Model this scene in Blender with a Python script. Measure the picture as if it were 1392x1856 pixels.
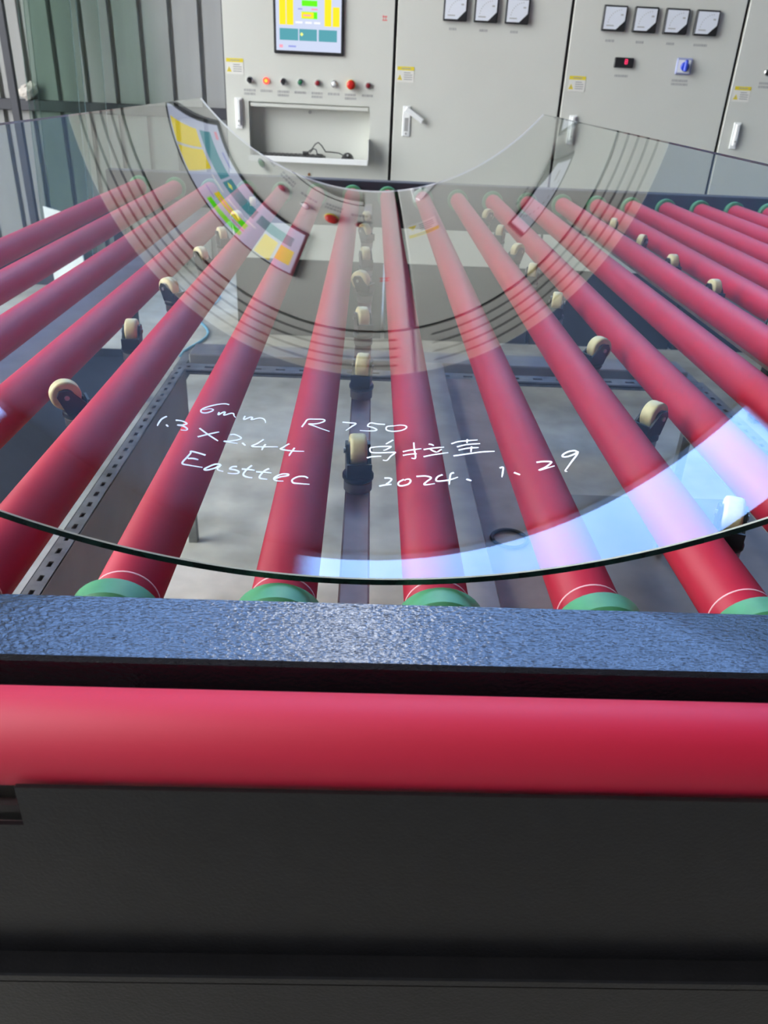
import bpy, math, random
from mathutils import Vector, Matrix

random.seed(7)
scene = bpy.context.scene
for o in list(bpy.data.objects):
    bpy.data.objects.remove(o)
COL = scene.collection
H = 0.90            # height of the glass underside above the floor

# ------------------------------------------------------------------ camera
cam_data = bpy.data.cameras.new('camera')
cam = bpy.data.objects.new('camera', cam_data)
COL.objects.link(cam)
_p, _y, _r = 0.5051, 0.0357, 0.0486
_f = Vector((math.sin(_y) * math.cos(_p), math.cos(_y) * math.cos(_p), -math.sin(_p)))
_rt = Vector((math.cos(_y), -math.sin(_y), 0))
_u = _rt.cross(_f)
_r2 = _rt * math.cos(_r) + _u * math.sin(_r)
_u2 = _u * math.cos(_r) - _rt * math.sin(_r)
cam.matrix_world = Matrix(((_r2.x, _u2.x, -_f.x, -0.0041), (_r2.y, _u2.y, -_f.y, -0.5242),
                           (_r2.z, _u2.z, -_f.z, 0.3549 + H), (0, 0, 0, 1)))
cam_data.sensor_fit = 'VERTICAL'
cam_data.sensor_height = 36.0
cam_data.lens = 1425.36 / 1856 * 36.0
cam_data.clip_start = 0.02
cam_data.clip_end = 300
cam_data.dof.use_dof = True
cam_data.dof.focus_distance = 0.85
cam_data.dof.aperture_fstop = 12.0
scene.camera = cam

# ------------------------------------------------------------------ world and exposure
world = bpy.data.worlds.new('overcast_sky')
scene.world = world
world.use_nodes = True
_bg = world.node_tree.nodes['Background']
_bg.inputs[0].default_value = (0.93, 0.97, 1.0, 1)
_bg.inputs[1].default_value = 10.8
scene.view_settings.view_transform = 'Standard'
scene.view_settings.look = 'None'
scene.view_settings.gamma = 1.0
scene.view_settings.use_curve_mapping = False
scene.view_settings.exposure = 0.24


# ------------------------------------------------------------------ materials
def new_mat(name):
    m = bpy.data.materials.new(name)
    m.use_nodes = True
    nt = m.node_tree
    nt.nodes.clear()
    out = nt.nodes.new('ShaderNodeOutputMaterial')
    return m, nt, out


def mat(name, col, rough=0.5, metal=0.0, var=0.12, vscale=6.0, bump=0.0, bscale=200.0, bdist=0.001,
        spec=0.5, coat=0.0, stretch=(1, 1, 1), detail=4.0, dark=None):
    """Principled surface with a noise-driven colour variation and optional fine relief."""
    m, nt, out = new_mat(name)
    N, L = nt.nodes, nt.links
    b = N.new('ShaderNodeBsdfPrincipled')
    tc = N.new('ShaderNodeTexCoord')
    mp = N.new('ShaderNodeMapping')
    mp.inputs['Scale'].default_value = stretch
    L.new(tc.outputs['Object'], mp.inputs['Vector'])
    n = N.new('ShaderNodeTexNoise')
    n.inputs['Scale'].default_value = vscale
    n.inputs['Detail'].default_value = detail
    L.new(mp.outputs[0], n.inputs['Vector'])
    r = N.new('ShaderNodeMix')
    r.data_type = 'RGBA'
    d = dark if dark else tuple(c * (1 - var) for c in col)
    l = tuple(min(1, c * (1 + var)) for c in col) if not dark else col
    r.inputs['A'].default_value = (*d, 1)
    r.inputs['B'].default_value = (*l, 1)
    mr = N.new('ShaderNodeMapRange')
    mr.inputs['From Min'].default_value = 0.3
    mr.inputs['From Max'].default_value = 0.7
    L.new(n.outputs['Fac'], mr.inputs['Value'])
    L.new(mr.outputs[0], r.inputs['Factor'])
    L.new(r.outputs['Result'], b.inputs['Base Color'])
    b.inputs['Roughness'].default_value = rough
    b.inputs['Metallic'].default_value = metal
    b.inputs['Specular IOR Level'].default_value = spec
    b.inputs['Coat Weight'].default_value = coat
    if bump:
        n2 = N.new('ShaderNodeTexNoise')
        n2.inputs['Scale'].default_value = bscale
        n2.inputs['Detail'].default_value = 2.0
        L.new(mp.outputs[0], n2.inputs['Vector'])
        bp = N.new('ShaderNodeBump')
        bp.inputs['Strength'].default_value = bump
        bp.inputs['Distance'].default_value = bdist
        L.new(n2.outputs['Fac'], bp.inputs['Height'])
        L.new(bp.outputs[0], b.inputs['Normal'])
    L.new(b.outputs[0], out.inputs[0])
    return m


def mat_emit(name, col, strength):
    m, nt, out = new_mat(name)
    e = nt.nodes.new('ShaderNodeEmission')
    e.inputs[0].default_value = (*col, 1)
    e.inputs[1].default_value = strength
    nt.links.new(e.outputs[0], out.inputs[0])
    return m


def mat_glass(name, tint, f0=0.043, rough=0.0, both=False):
    """Thin clear sheet: what is behind it shows through, with a physical (Schlick) mirror part on each face."""
    m, nt, out = new_mat(name)
    N, L = nt.nodes, nt.links
    t = N.new('ShaderNodeBsdfTransparent')
    t.inputs[0].default_value = (*tint, 1)
    g = N.new('ShaderNodeBsdfGlossy')
    g.inputs['Roughness'].default_value = rough
    geo = N.new('ShaderNodeNewGeometry')
    dot = N.new('ShaderNodeVectorMath')
    dot.operation = 'DOT_PRODUCT'
    L.new(geo.outputs['Normal'], dot.inputs[0])
    L.new(geo.outputs['Incoming'], dot.inputs[1])
    ab = N.new('ShaderNodeMath'); ab.operation = 'ABSOLUTE'
    L.new(dot.outputs['Value'], ab.inputs[0])
    om = N.new('ShaderNodeMath'); om.operation = 'SUBTRACT'
    om.inputs[0].default_value = 1.0
    L.new(ab.outputs[0], om.inputs[1])
    pw = N.new('ShaderNodeMath'); pw.operation = 'POWER'
    L.new(om.outputs[0], pw.inputs[0])
    pw.inputs[1].default_value = 5.0
    ma = N.new('ShaderNodeMath'); ma.operation = 'MULTIPLY_ADD'
    L.new(pw.outputs[0], ma.inputs[0])
    ma.inputs[1].default_value = 1 - f0
    ma.inputs[2].default_value = f0
    mx = N.new('ShaderNodeMixShader')
    if both:        # mirror part of the upper and lower face of the sheet together: 2F / (1 + F)
        m2 = N.new('ShaderNodeMath'); m2.operation = 'MULTIPLY'
        L.new(ma.outputs[0], m2.inputs[0]); m2.inputs[1].default_value = 2.0
        a1 = N.new('ShaderNodeMath'); a1.operation = 'ADD'
        L.new(ma.outputs[0], a1.inputs[0]); a1.inputs[1].default_value = 1.0
        ma = N.new('ShaderNodeMath'); ma.operation = 'DIVIDE'
        L.new(m2.outputs[0], ma.inputs[0]); L.new(a1.outputs[0], ma.inputs[1])
    L.new(ma.outputs[0], mx.inputs[0])
    L.new(t.outputs[0], mx.inputs[1])
    L.new(g.outputs[0], mx.inputs[2])
    L.new(mx.outputs[0], out.inputs[0])
    return m


def mat_frosted(name, col):
    m, nt, out = new_mat(name)
    d = nt.nodes.new('ShaderNodeBsdfDiffuse'); t = nt.nodes.new('ShaderNodeBsdfTranslucent'); a = nt.nodes.new('ShaderNodeMixShader')
    d.inputs[0].default_value = (*col, 1); t.inputs[0].default_value = (*col, 1)
    nt.links.new(d.outputs[0], a.inputs[1]); nt.links.new(t.outputs[0], a.inputs[2]); nt.links.new(a.outputs[0], out.inputs[0])
    return m


def mat_transparent(name, tint):
    m, nt, out = new_mat(name)
    t = nt.nodes.new('ShaderNodeBsdfTransparent')
    t.inputs[0].default_value = (*tint, 1)
    nt.links.new(t.outputs[0], out.inputs[0])
    return m


M = dict(
    red=mat('red_roller_rubber', (0.47, 0.008, 0.036), 0.55, var=0.10, vscale=9, stretch=(1, 0.15, 1), bump=0.15, bscale=300, bdist=0.0004, spec=0.4),
    red_cross=mat('red_cross_roller_rubber', (0.43, 0.007, 0.032), 0.6, var=0.10, vscale=9, stretch=(0.15, 1, 1), bump=0.15, bscale=300, bdist=0.0004, spec=0.4),
    green=mat('green_flange_plastic', (0.06, 0.245, 0.105), 0.5, var=0.15, vscale=40),
    ring=mat('pale_chalk_ring', (0.85, 0.45, 0.46), 0.7),
    steel=mat('dull_steel', (0.35, 0.34, 0.33), 0.4, 0.8, vscale=20),
    leather=mat('black_wrinkle_powder_coat', (0.012, 0.013, 0.017), 0.22, var=0.2, bump=1.0, bscale=330, bdist=0.0007, stretch=(0.7, 1.25, 1), spec=0.6),
    panel=mat('black_powder_coat_sheet', (0.013, 0.0125, 0.0135), 0.30, var=0.15, vscale=60, bump=0.5, bscale=420, bdist=0.0004, spec=0.25),
    black=mat('matt_black', (0.012, 0.012, 0.014), 0.5),
    dark_blue=mat('dark_navy_steel', (0.016, 0.018, 0.028), 0.45),
    tray=mat('black_tray_steel', (0.016, 0.017, 0.024), 0.75, spec=0.2),
    caster=mat('cream_polyurethane', (0.62, 0.50, 0.27), 0.5, var=0.15, vscale=60),
    caster_black=mat('black_caster_plastic', (0.014, 0.015, 0.018), 0.4),
    post=mat('grey_brown_steel_post', (0.23, 0.20, 0.20), 0.45, 0.2, vscale=30),
    bar=mat('mauve_grey_painted_bar', (0.30, 0.20, 0.18), 0.6, 0.0, var=0.25, vscale=18, spec=0.3),
    galv=mat('galvanised_angle', (0.20, 0.20, 0.195), 0.6, 0.2, var=0.3, vscale=25),
    hose=mat('pale_blue_hose', (0.16, 0.40, 0.55), 0.4),
    plate=mat('beige_grey_side_plate', (0.30, 0.275, 0.25), 0.6),
    floor_dark_sheet=mat('brown_floor_dark_sheet', (0.17, 0.155, 0.14), 0.55, var=0.25, vscale=5),
    rail=mat('grey_rail', (0.28, 0.27, 0.26), 0.5, 0.1, vscale=15),
    channel=mat('beige_channel_steel', (0.40, 0.36, 0.30), 0.5, var=0.2, vscale=12),
    channel_dark=mat('brown_plate_steel', (0.33, 0.26, 0.235), 0.75, var=0.2, vscale=12),
    concrete=mat('concrete_floor', (0.52, 0.485, 0.42), 0.75, vscale=5, dark=(0.29, 0.27, 0.235), bump=0.2, bscale=60, bdist=0.002, detail=8),
    cabinet=mat('warm_white_cabinet_paint', (0.60, 0.605, 0.55), 0.42, var=0.03, vscale=2),
    white=mat('white_plastic', (0.78, 0.79, 0.78), 0.35, var=0.03),
    chrome=mat('bright_chrome', (0.75, 0.75, 0.75), 0.18, 1.0, var=0.03),
    grey=mat('grey_print', (0.36, 0.36, 0.35), 0.7, var=0.1),
    yellow=mat('yellow_print', (0.72, 0.58, 0.03), 0.5, var=0.05),
    sticker=mat('white_sticker', (0.72, 0.71, 0.66), 0.5, var=0.04),
    dial=mat('meter_dial', (0.74, 0.77, 0.83), 0.12, var=0.02, coat=1.0),
    btn_green=mat('green_button', (0.02, 0.14, 0.06), 0.3),
    btn_red=mat('dark_red_button', (0.22, 0.012, 0.02), 0.3),
    estop=mat('emergency_red', (0.50, 0.015, 0.01), 0.35),
    lit=mat_emit('lit_red_lamp', (1.0, 0.10, 0.07), 1.6),
    lit_core=mat_emit('lit_lamp_core', (1.0, 0.45, 0.05), 1.6),
    lamp=mat_emit('lamp_lens', (1.0, 0.97, 0.9), 300.0),
    led=mat_emit('red_digit', (1.0, 0.05, 0.16), 1.3),
    blue=mat('blue_switch_plastic', (0.02, 0.055, 0.50), 0.3),
    blue_frame=mat('blue_grey_frame', (0.30, 0.33, 0.52), 0.4),
    red_ink=mat('red_ink', (0.80, 0.18, 0.18), 0.7),
    ink=mat('white_marker_ink', (0.95, 0.95, 0.98), 0.6, var=0.02),
    wall=mat('grey_corrugated_sheet', (0.275, 0.27, 0.26), 0.55, 0.0, var=0.08, vscale=3, stretch=(3, 1, 0.4)),
    girt=mat('dark_steel_girt', (0.04, 0.04, 0.048), 0.5, 0.2),
    hall=mat('hall_cladding', (0.15, 0.15, 0.15), 0.6),
    gable=mat('dark_gable_cladding', (0.07, 0.07, 0.072), 0.7),
    bag=mat('off_white_bag', (0.62, 0.56, 0.50), 0.7, var=0.2, vscale=15),
    board=mat('white_foam_board', (0.85, 0.88, 0.86), 0.6),
    slot=mat('vent_slot_shade', (0.17, 0.17, 0.16), 0.7),
    cable=mat('grey_cable', (0.06, 0.06, 0.06), 0.5),
    brass=mat('brass_screw', (0.35, 0.16, 0.07), 0.4, 0.5),
    glass=mat_glass('clear_tempered_glass', (0.955, 0.985, 0.97), both=True),
    glass_under=mat_transparent('clear_glass_underside', (0.955, 0.985, 0.97)),
    glass_edge=mat('dark_green_glass_edge', (0.008, 0.022, 0.019), 0.15, var=0.5, vscale=60),
    arris=mat('ground_white_arris', (0.55, 0.58, 0.54), 0.6, var=0.08),
    far_edge_lit=mat_frosted('painted_light_far_edge', (0.95, 0.97, 1.0)),  # far edge near-white: the light guided to it is painted in
    sheet_glass=mat_glass('green_stock_glass', (0.86, 0.915, 0.885)),
    sheet_edge=mat('bright_green_glass_edge', (0.45, 0.60, 0.54), 0.3),
    skylight=mat_transparent('blue_translucent_skylight', (0.52, 0.70, 1.0)),
)
SCR = dict(
    bg=mat_emit('screen_grey_blue', (0.50, 0.55, 0.70), 1.15),
    yellow=mat_emit('screen_yellow', (0.95, 0.76, 0.03), 1.0),
    green=mat_emit('screen_green', (0.14, 0.93, 0.02), 1.0),
    teal=mat_emit('screen_teal', (0.10, 0.34, 0.40), 1.0),
    white=mat_emit('screen_white', (0.85, 0.86, 0.92), 1.0),
    lime=mat_emit('screen_lime', (0.85, 0.95, 0.25), 1.0),
    blue=mat_emit('screen_blue', (0.30, 0.34, 0.72), 1.0),
    pink=mat_emit('screen_pink', (0.85, 0.35, 0.45), 1.0),
)


# ------------------------------------------------------------------ mesh helpers
class MB:
    """Collects shapes (world coordinates) and builds ONE mesh object."""

    def __init__(self):
        self.v, self.f, self.m, self.s = [], [], [], []

    def face(self, idx, mi=0, sm=False):
        self.f.append(tuple(idx)); self.m.append(mi); self.s.append(sm)

    def pts(self, P):
        n = len(self.v)
        self.v += [tuple(p) for p in P]
        return n

    def box(self, x0, x1, y0, y1, z0, z1, mi=0, bev=0.0, rot=None, piv=None):
        """Box, with all twelve edges chamfered when bev > 0."""
        if bev <= 0:
            P = [(x, y, z) for z in (z0, z1) for y in (y0, y1) for x in (x0, x1)]
            F = [(0, 2, 3, 1), (4, 5, 7, 6), (0, 1, 5, 4), (2, 6, 7, 3), (0, 4, 6, 2), (1, 3, 7, 5)]
        else:
            b = min(bev, (x1 - x0) / 2.1, (y1 - y0) / 2.1, (z1 - z0) / 2.1)
            P, idx = [], {}
            for i, x in enumerate((x0, x1)):
                for j, y in enumerate((y0, y1)):
                    for k, z in enumerate((z0, z1)):
                        sx, sy, sz = (1 - 2 * i) * b, (1 - 2 * j) * b, (1 - 2 * k) * b
                        for a, q in enumerate(((x, y + sy, z + sz), (x + sx, y, z + sz), (x + sx, y + sy, z))):
                            idx[i, j, k, a] = len(P); P.append(q)
            F = []
            for i in (0, 1):
                F.append([idx[i, j, k, 0] for j, k in ((0, 0), (1, 0), (1, 1), (0, 1))])
                F.append([idx[j, i, k, 1] for j, k in ((0, 0), (1, 0), (1, 1), (0, 1))])
                F.append([idx[j, k, i, 2] for j, k in ((0, 0), (1, 0), (1, 1), (0, 1))])
            for i in (0, 1):
                for j in (0, 1):
                    F.append([idx[0, i, j, 1], idx[1, i, j, 1], idx[1, i, j, 2], idx[0, i, j, 2]])
                    F.append([idx[i, 0, j, 0], idx[i, 1, j, 0], idx[i, 1, j, 2], idx[i, 0, j, 2]])
                    F.append([idx[i, j, 0, 0], idx[i, j, 1, 0], idx[i, j, 1, 1], idx[i, j, 0, 1]])
                    for k in (0, 1):
                        F.append([idx[i, j, k, 0], idx[i, j, k, 1], idx[i, j, k, 2]])
            c = Vector(((x0 + x1) / 2, (y0 + y1) / 2, (z0 + z1) / 2))
            for q, fc in enumerate(F):
                a = [Vector(P[t]) for t in fc]
                nn = (a[1] - a[0]).cross(a[2] - a[0])
                if nn.dot(sum(a, Vector()) / len(a) - c) < 0:
                    F[q] = fc[::-1]
        if rot is not None:
            pv = Vector(piv)
            P = [rot @ (Vector(p) - pv) + pv for p in P]
        n = self.pts(P)
        for fc in F:
            self.face([n + t for t in fc], mi)
        return self

    def lathe(self, c, axis, prof, seg=24, mi=0, smooth=True, mis=None):
        """Revolve a profile [(radius, offset along axis)] around axis through c."""
        ax = Vector(axis).normalized()
        t = Vector((0, 0, 1)) if abs(ax.z) < 0.9 else Vector((1, 0, 0))
        e1 = ax.cross(t).normalized(); e2 = ax.cross(e1)
        c = Vector(c)
        rings = []
        for r, h in prof:
            if r <= 1e-7:
                rings.append([self.pts([c + ax * h])] * seg)
            else:
                n = self.pts([c + ax * h + (e1 * math.cos(a) + e2 * math.sin(a)) * r
                              for a in [2 * math.pi * i / seg for i in range(seg)]])
                rings.append([n + i for i in range(seg)])
        for q, (A, B) in enumerate(zip(rings, rings[1:])):
            for i in range(seg):
                j = (i + 1) % seg
                ff = []
                for t_ in (A[i], B[i], B[j], A[j]):
                    if t_ not in ff:
                        ff.append(t_)
                if len(ff) > 2:
                    self.face(ff, mis[q] if mis else mi, smooth)
        return self

    def cyl(self, c, axis, r, h, seg=24, mi=0, bev=0.0):
        if bev:
            pr = [(0, 0), (r - bev, 0)], [(r - bev, 0), (r, bev)], [(r, bev), (r, h - bev)], [(r, h - bev), (r - bev, h)], [(r - bev, h), (0, h)]
        else:
            pr = [(0, 0), (r, 0)], [(r, 0), (r, h)], [(r, h), (0, h)]
        for a in pr:
            self.lathe(c, axis, list(a), seg, mi, True)
        return self

    def prism(self, poly, y0, y1, mi=0, top=None):
        """Polygon in x,z extruded from y0 to y1 (front at y0)."""
        n = len(poly)
        a = self.pts([(x, y0, z) for x, z in poly]); b = self.pts([(x, y1, z) for x, z in poly])
        self.face(range(a, a + n), mi if top is None else top)
        self.face(range(b + n - 1, b - 1, -1), mi)
        for i in range(n):
            j = (i + 1) % n
            self.face((a + i, b + i, b + j, a + j), mi)
        return self

    def tube(self, P, r, seg=8, mi=0):
        P = [Vector(p) for p in P]
        rings = []
        for i, p in enumerate(P):
            d = (P[min(i + 1, len(P) - 1)] - P[max(i - 1, 0)]).normalized()
            t = Vector((0, 0, 1)) if abs(d.z) < 0.9 else Vector((1, 0, 0))
            e1 = d.cross(t).normalized(); e2 = d.cross(e1)
            n = self.pts([p + (e1 * math.cos(a) + e2 * math.sin(a)) * r for a in [2 * math.pi * k / seg for k in range(seg)]])
            rings.append(n)
        for A, B in zip(rings, rings[1:]):
            for i in range(seg):
                j = (i + 1) % seg
                self.face((A + i, A + j, B + j, B + i), mi, True)
        self.face([rings[0] + i for i in range(seg)], mi)
        self.face([rings[-1] + seg - 1 - i for i in range(seg)], mi)
        return self

    def build(self, name, mats, parent=None, origin=None):
        if origin is None:
            origin = Vector(parent['_o']) if parent is not None and '_o' in parent else Vector((0, 0, 0))
        origin = Vector(origin)
        me = bpy.data.meshes.new(name)
        me.from_pydata([tuple(Vector(p) - origin) for p in self.v], [], self.f)
        if not isinstance(mats, (list, tuple)):
            mats = [mats]
        for m in mats:
            me.materials.append(m)
        me.polygons.foreach_set('material_index', self.m)
        me.polygons.foreach_set('use_smooth', self.s)
        me.update()
        o = bpy.data.objects.new(name, me)
        COL.objects.link(o)
        if parent is None:
            o.location = origin
        else:
            o.parent = parent
        o['_o'] = tuple(origin)
        return o


def tag(o, label, cat, group=None):
    o['label'] = label
    o['category'] = cat
    if group:
        o['group'] = group
    return o


def thing(name, loc, label, cat, group=None):
    o = bpy.data.objects.new(name, None)
    COL.objects.link(o)
    o.empty_display_size = 0.05
    o.location = loc
    o['_o'] = tuple(loc)
    return tag(o, label, cat, group)


def struct(o):
    o['kind'] = 'structure'
    return o


def copy_tree(o, parent=None, loc=None, rz=None):
    c = o.copy()
    COL.objects.link(c)
    c.parent = parent
    if loc is not None:
        c.location = loc
    if rz is not None:
        c.rotation_euler = (0, 0, rz)
    for ch in [q for q in bpy.data.objects if q.parent == o]:
        copy_tree(ch, c)
    return c


ORD = ['first', 'second', 'third', 'fourth', 'fifth', 'sixth', 'seventh', 'eighth', 'ninth', 'tenth',
       'eleventh', 'twelfth', 'thirteenth', 'fourteenth']

# ------------------------------------------------------------------ the hall
struct(MB().box(-60, 60, -60, 60, -0.1, 0).build('floor', M['concrete']))

# corrugated partition wall behind the cabinets: flat pans with narrow folded grooves
WY, WZ = 5.30, 4.0
w = MB()
prof = []
x = -1.661 - 0.187 * 22
while x < -0.55:
    prof += [(x - 0.016, WY), (x - 0.011, WY + 0.032), (x + 0.011, WY + 0.032), (x + 0.016, WY)]
    x += 0.187
a = w.pts([(px, py, 0) for px, py in prof]); b = w.pts([(px, py, WZ) for px, py in prof])
for i in range(len(prof) - 1):
    w.face((a + i, a + i + 1, b + i + 1, b + i))
w.box(prof[0][0], prof[-1][0], WY + 0.06, WY + 0.09, 0, WZ)
struct(w.build('wall_back', M['wall']))
struct(MB().box(-5.7, -0.62, WY - 0.045, WY - 0.002, H + 0.062, H + 0.128, bev=0.004).build('trim_1', M['girt']))
# the hall's gable, side wall and roof, with blue translucent skylight sheets in the far bay
RZ = H + 7.9
DOOR = (-2.6, 2.6, 8.2)       # the big side door that lets the daylight in: from y, to y, height
struct(MB().box(-6, 9, 12.70, 12.85, 0, RZ).build('wall_gable', M['gable']))
struct(MB().box(9, 9.15, -6, 12.85, 0, RZ).build('wall_right', M['hall']))
struct(MB().box(-6, 9, -5.15, -5.0, 0, RZ).build('wall_front', M['hall']))
wl_ = MB()
wl_.box(-6.15, -6, -5.15, DOOR[0], 0, RZ).box(-6.15, -6, DOOR[1], 12.85, 0, RZ).box(-6.15, -6, DOOR[0], DOOR[1], DOOR[2], RZ)
struct(wl_.build('wall_left', M['hall']))
SKX = [(-5.8, -0.62), (-0.02, 4.4), (4.7, 8.8)]
SKY = [(6.6, 9.55), (10.05, 12.60)]
rf = MB()
ys = [-5.15] + [q for s in SKY for q in s] + [12.85]
for q in range(0, len(ys), 2):
    rf.box(-6, 9, ys[q], ys[q + 1], RZ, RZ + 0.12)
xs = [-6] + [q for s in SKX for q in s] + [9]
for ya, yb in SKY:
    for q in range(0, len(xs), 2):
        rf.box(xs[q], xs[q + 1], ya, yb, RZ, RZ + 0.12)
struct(rf.build('ceiling', M['hall']))
n = 0
for ya, yb in SKY:
    for xa, xb in SKX:
        n += 1
        struct(MB().box(xa, xb, ya, yb, RZ + 0.05, RZ + 0.052).build('window_%d' % n, M['skylight']))
lp = thing('added_high_bay_lamp', (-0.12, 7.75, RZ), 'round high-bay lamp added out of view for a glint on the front beam', 'lamp')  # unseen lamp added to put a glint on the front beam
MB().cyl((-0.12, 7.75, RZ), (0, 0, -1), 0.012, 1.1, 12).build('rod', M['girt'], lp)
MB().lathe((-0.12, 7.75, RZ - 1.1), (0, 0, -1), [(0, 0), (0.06, 0), (0.09, 0.12), (0.26, 0.30), (0.265, 0.31)], 32).build('shade', M['girt'], lp)
MB().lathe((-0.12, 7.75, RZ - 1.4), (0, 0, -1), [(0.25, 0), (0, 0.01)], 32).build('lens', M['lamp'], lp)

# ------------------------------------------------------------------ conveyor bed
S, X0, RR, ZA = 0.131, -0.0665, 0.028, H - 0.0385
YN, YF = 0.0, 2.600
frame = thing('conveyor_bed', (0.3, 1.3, 0), 'black wrinkle-coated steel conveyor bed with front and rear beams', 'conveyor')
XL, XR = -0.98, 1.74
MB().box(XL, XR, -0.114, -0.0405, H - 0.15, H + 0.010, bev=0.003).build('front_beam', M['leather'], frame)
MB().box(XL, XR, 2.632, 2.70, H - 0.15, H + 0.012, bev=0.003).build('rear_beam', M['dark_blue'], frame)
for xa in (XL, XR - 0.05):
    MB().box(xa, xa + 0.05, -0.0405, 2.632, H - 0.15, H - 0.07, bev=0.003).build('end_beam', M['dark_blue'], frame)
for xa in (XL, XR - 0.05):
    for ya in (-0.105, 2.64):
        MB().box(xa, xa + 0.05, ya, ya + 0.05, 0.0, H - 0.15, bev=0.002).build('leg', M['dark_blue'], frame)

# lengthwise rollers
rp = thing('conveyor_roller', (0, 0, ZA), 'x', 'roller')
rb = MB()
rb.lathe((0, 0, ZA), (0, 1, 0), [(RR - 0.003, YN), (RR, YN + 0.003), (RR, YF - 0.003), (RR - 0.003, YF)], 40)
rb.lathe((0, 0, ZA), (0, 1, 0), [(0, YN), (RR - 0.003, YN)], 40).lathe((0, 0, ZA), (0, 1, 0), [(RR - 0.003, YF), (0, YF)], 40)
sl = rb.build('roller_sleeve', M['red'], rp)
MB().lathe((0, 0, ZA), (0, 1, 0), [(RR, YN + 0.0205), (RR + 0.0004, YN + 0.0208), (RR + 0.0004, YN + 0.0219), (RR, YN + 0.0222)], 40).build('chalk_ring', M['ring'], sl)
for ya, yb in ((YN - 0.026, YN - 0.0005), (YF + 0.0005, YF + 0.02)):
    fl = MB()
    fl.cyl((0, ya, ZA), (0, 1, 0), 0.038, yb - ya, 40, bev=0.003)
    fl.build('green_flange', M['green'], rp)
MB().cyl((0, YN - 0.040, ZA), (0, 1, 0), 0.008, 0.015, 16).build('shaft', M['steel'], rp)
MB().cyl((0, YF + 0.0195, ZA), (0, 1, 0), 0.008, 0.012, 16).build('shaft', M['steel'], rp)
rollers = []
for k in range(-6, 14):
    r = rp if k == -6 else copy_tree(rp)
    r.location = (X0 + S * k, 0, ZA)
    n, side = (k - 1, "the meter cabinets'") if k > 0 else (-k, "the screen cabinet's")
    r['label'] = '%s red roller from the central caster bar, on %s side' % (ORD[n], side)
    r['group'] = 'red rollers along the conveyor bed'
    rollers.append(r)

# the cross roller in front of the beam, on its brackets
cr = thing('cross_roller', (0, -0.165, H - 0.04), 'long red roller lying crosswise in front of the black wrinkle-coated beam', 'roller')
c = MB()
RC = 0.0295
c.lathe((0, -0.165, H - 0.008), (1, 0, 0), [(0, -0.92), (RC - 0.002, -0.92), (RC, -0.918), (RC, 1.658), (RC - 0.002, 1.66), (0, 1.66)], 72)
c.build('roller_sleeve', M['red_cross'], cr)
MB().cyl((-0.98, -0.165, H - 0.008), (1, 0, 0), 0.009, 0.06, 16).build('shaft', M['steel'], cr)
MB().cyl((1.66, -0.165, H - 0.008), (1, 0, 0), 0.009, 0.06, 16).build('shaft', M['steel'], cr)
for xa in (-0.975, 1.70):
    MB().box(xa, xa + 0.012, -0.187, -0.114, H - 0.10, H + 0.004, bev=0.002).build('bracket', M['black'], cr)

# front apron: black sheet with a rectangular cut-out, a ledge and a lower panel
ap = thing('apron_panel', (0.3, -0.20, 0), 'black powder-coated sheet apron with stepped ledge below the red cross roller', 'panel')
PY = -0.199
u = MB()
u.box(-0.200, 1.74, PY, PY + 0.003, H - 0.174, H - 0.016)
u.box(-0.98, -0.200, PY, PY + 0.003, H - 0.174, H - 0.048)
u.box(-0.98, -0.36, PY, PY + 0.003, H - 0.048, H - 0.016)
u.build('upper_sheet', M['panel'], ap)
MB().box(-0.98, 1.74, PY - 0.016, PY + 0.003, H - 0.182, H - 0.174, bev=0.0012).build('ledge', M['panel'], ap)
MB().box(-0.98, 1.74, PY - 0.016, PY - 0.013, 0.0, H - 0.182).build('lower_sheet', M['panel'], ap)
inn = MB()
inn.box(-0.38, -0.18, -0.178, -0.172, H - 0.062, H - 0.056)
inn.box(-0.38, -0.18, -0.188, -0.182, H - 0.074, H - 0.068)
inn.box(-0.235, -0.195, -0.194, -0.189, H - 0.062, H - 0.056)
inn.box(-0.40, -0.17, -0.160, -0.156, H - 0.14, H - 0.045)
inn.build('inner_slide_rails', M['steel'], ap)

# ------------------------------------------------------------------ caster bars and casters
ZB = H - 0.067      # top of the bars
ROWS = [('central', -0.007, [(0.300, 0.10), (0.600, -0.12), (0.868, 0.25), (1.165, 1.15), (1.430, 0.2), (1.765, 0.7), (2.00, 0.3)]),
        ('inner', -0.380, [(0.150, 0.4), (0.451, 2.05), (0.735, 0.10), (1.030, 1.0), (1.345, 0.8), (1.62, 0.5), (1.90, 0.9), (2.2, 0.2)]),
        ('inner', 0.373, [(0.172, -0.35), (0.439, -0.95), (0.735, -1.15), (1.041, -0.25), (1.318, -0.3), (1.560, -0.9), (1.848, -0.4), (2.157, -0.9)]),
        ('outer', 0.765, [(0.640, 0.3), (0.935, -0.6), (1.225, 0.15), (1.502, 0.1), (1.781, -0.7), (2.08, -0.4)])]
cp = thing('caster', (0, 0, ZB), 'x', 'caster')
CR, CO = 0.0195, 0.011        # wheel radius, swivel offset
wz = H - 0.0225
MB().cyl((0, 0, ZB), (0, 0, 1), 0.0165, 0.014, 28, bev=0.0015).build('stub_post', M['post'], cp)
MB().lathe((0, 0, ZB + 0.014), (0, 0, 1), [(0, 0), (0.0165, 0), (0.0182, 0.002), (0.0182, 0.006), (0.0165, 0.0088), (0, 0.009)], 28).build('swivel_cup', M['caster_black'], cp)
fk = MB()
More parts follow.
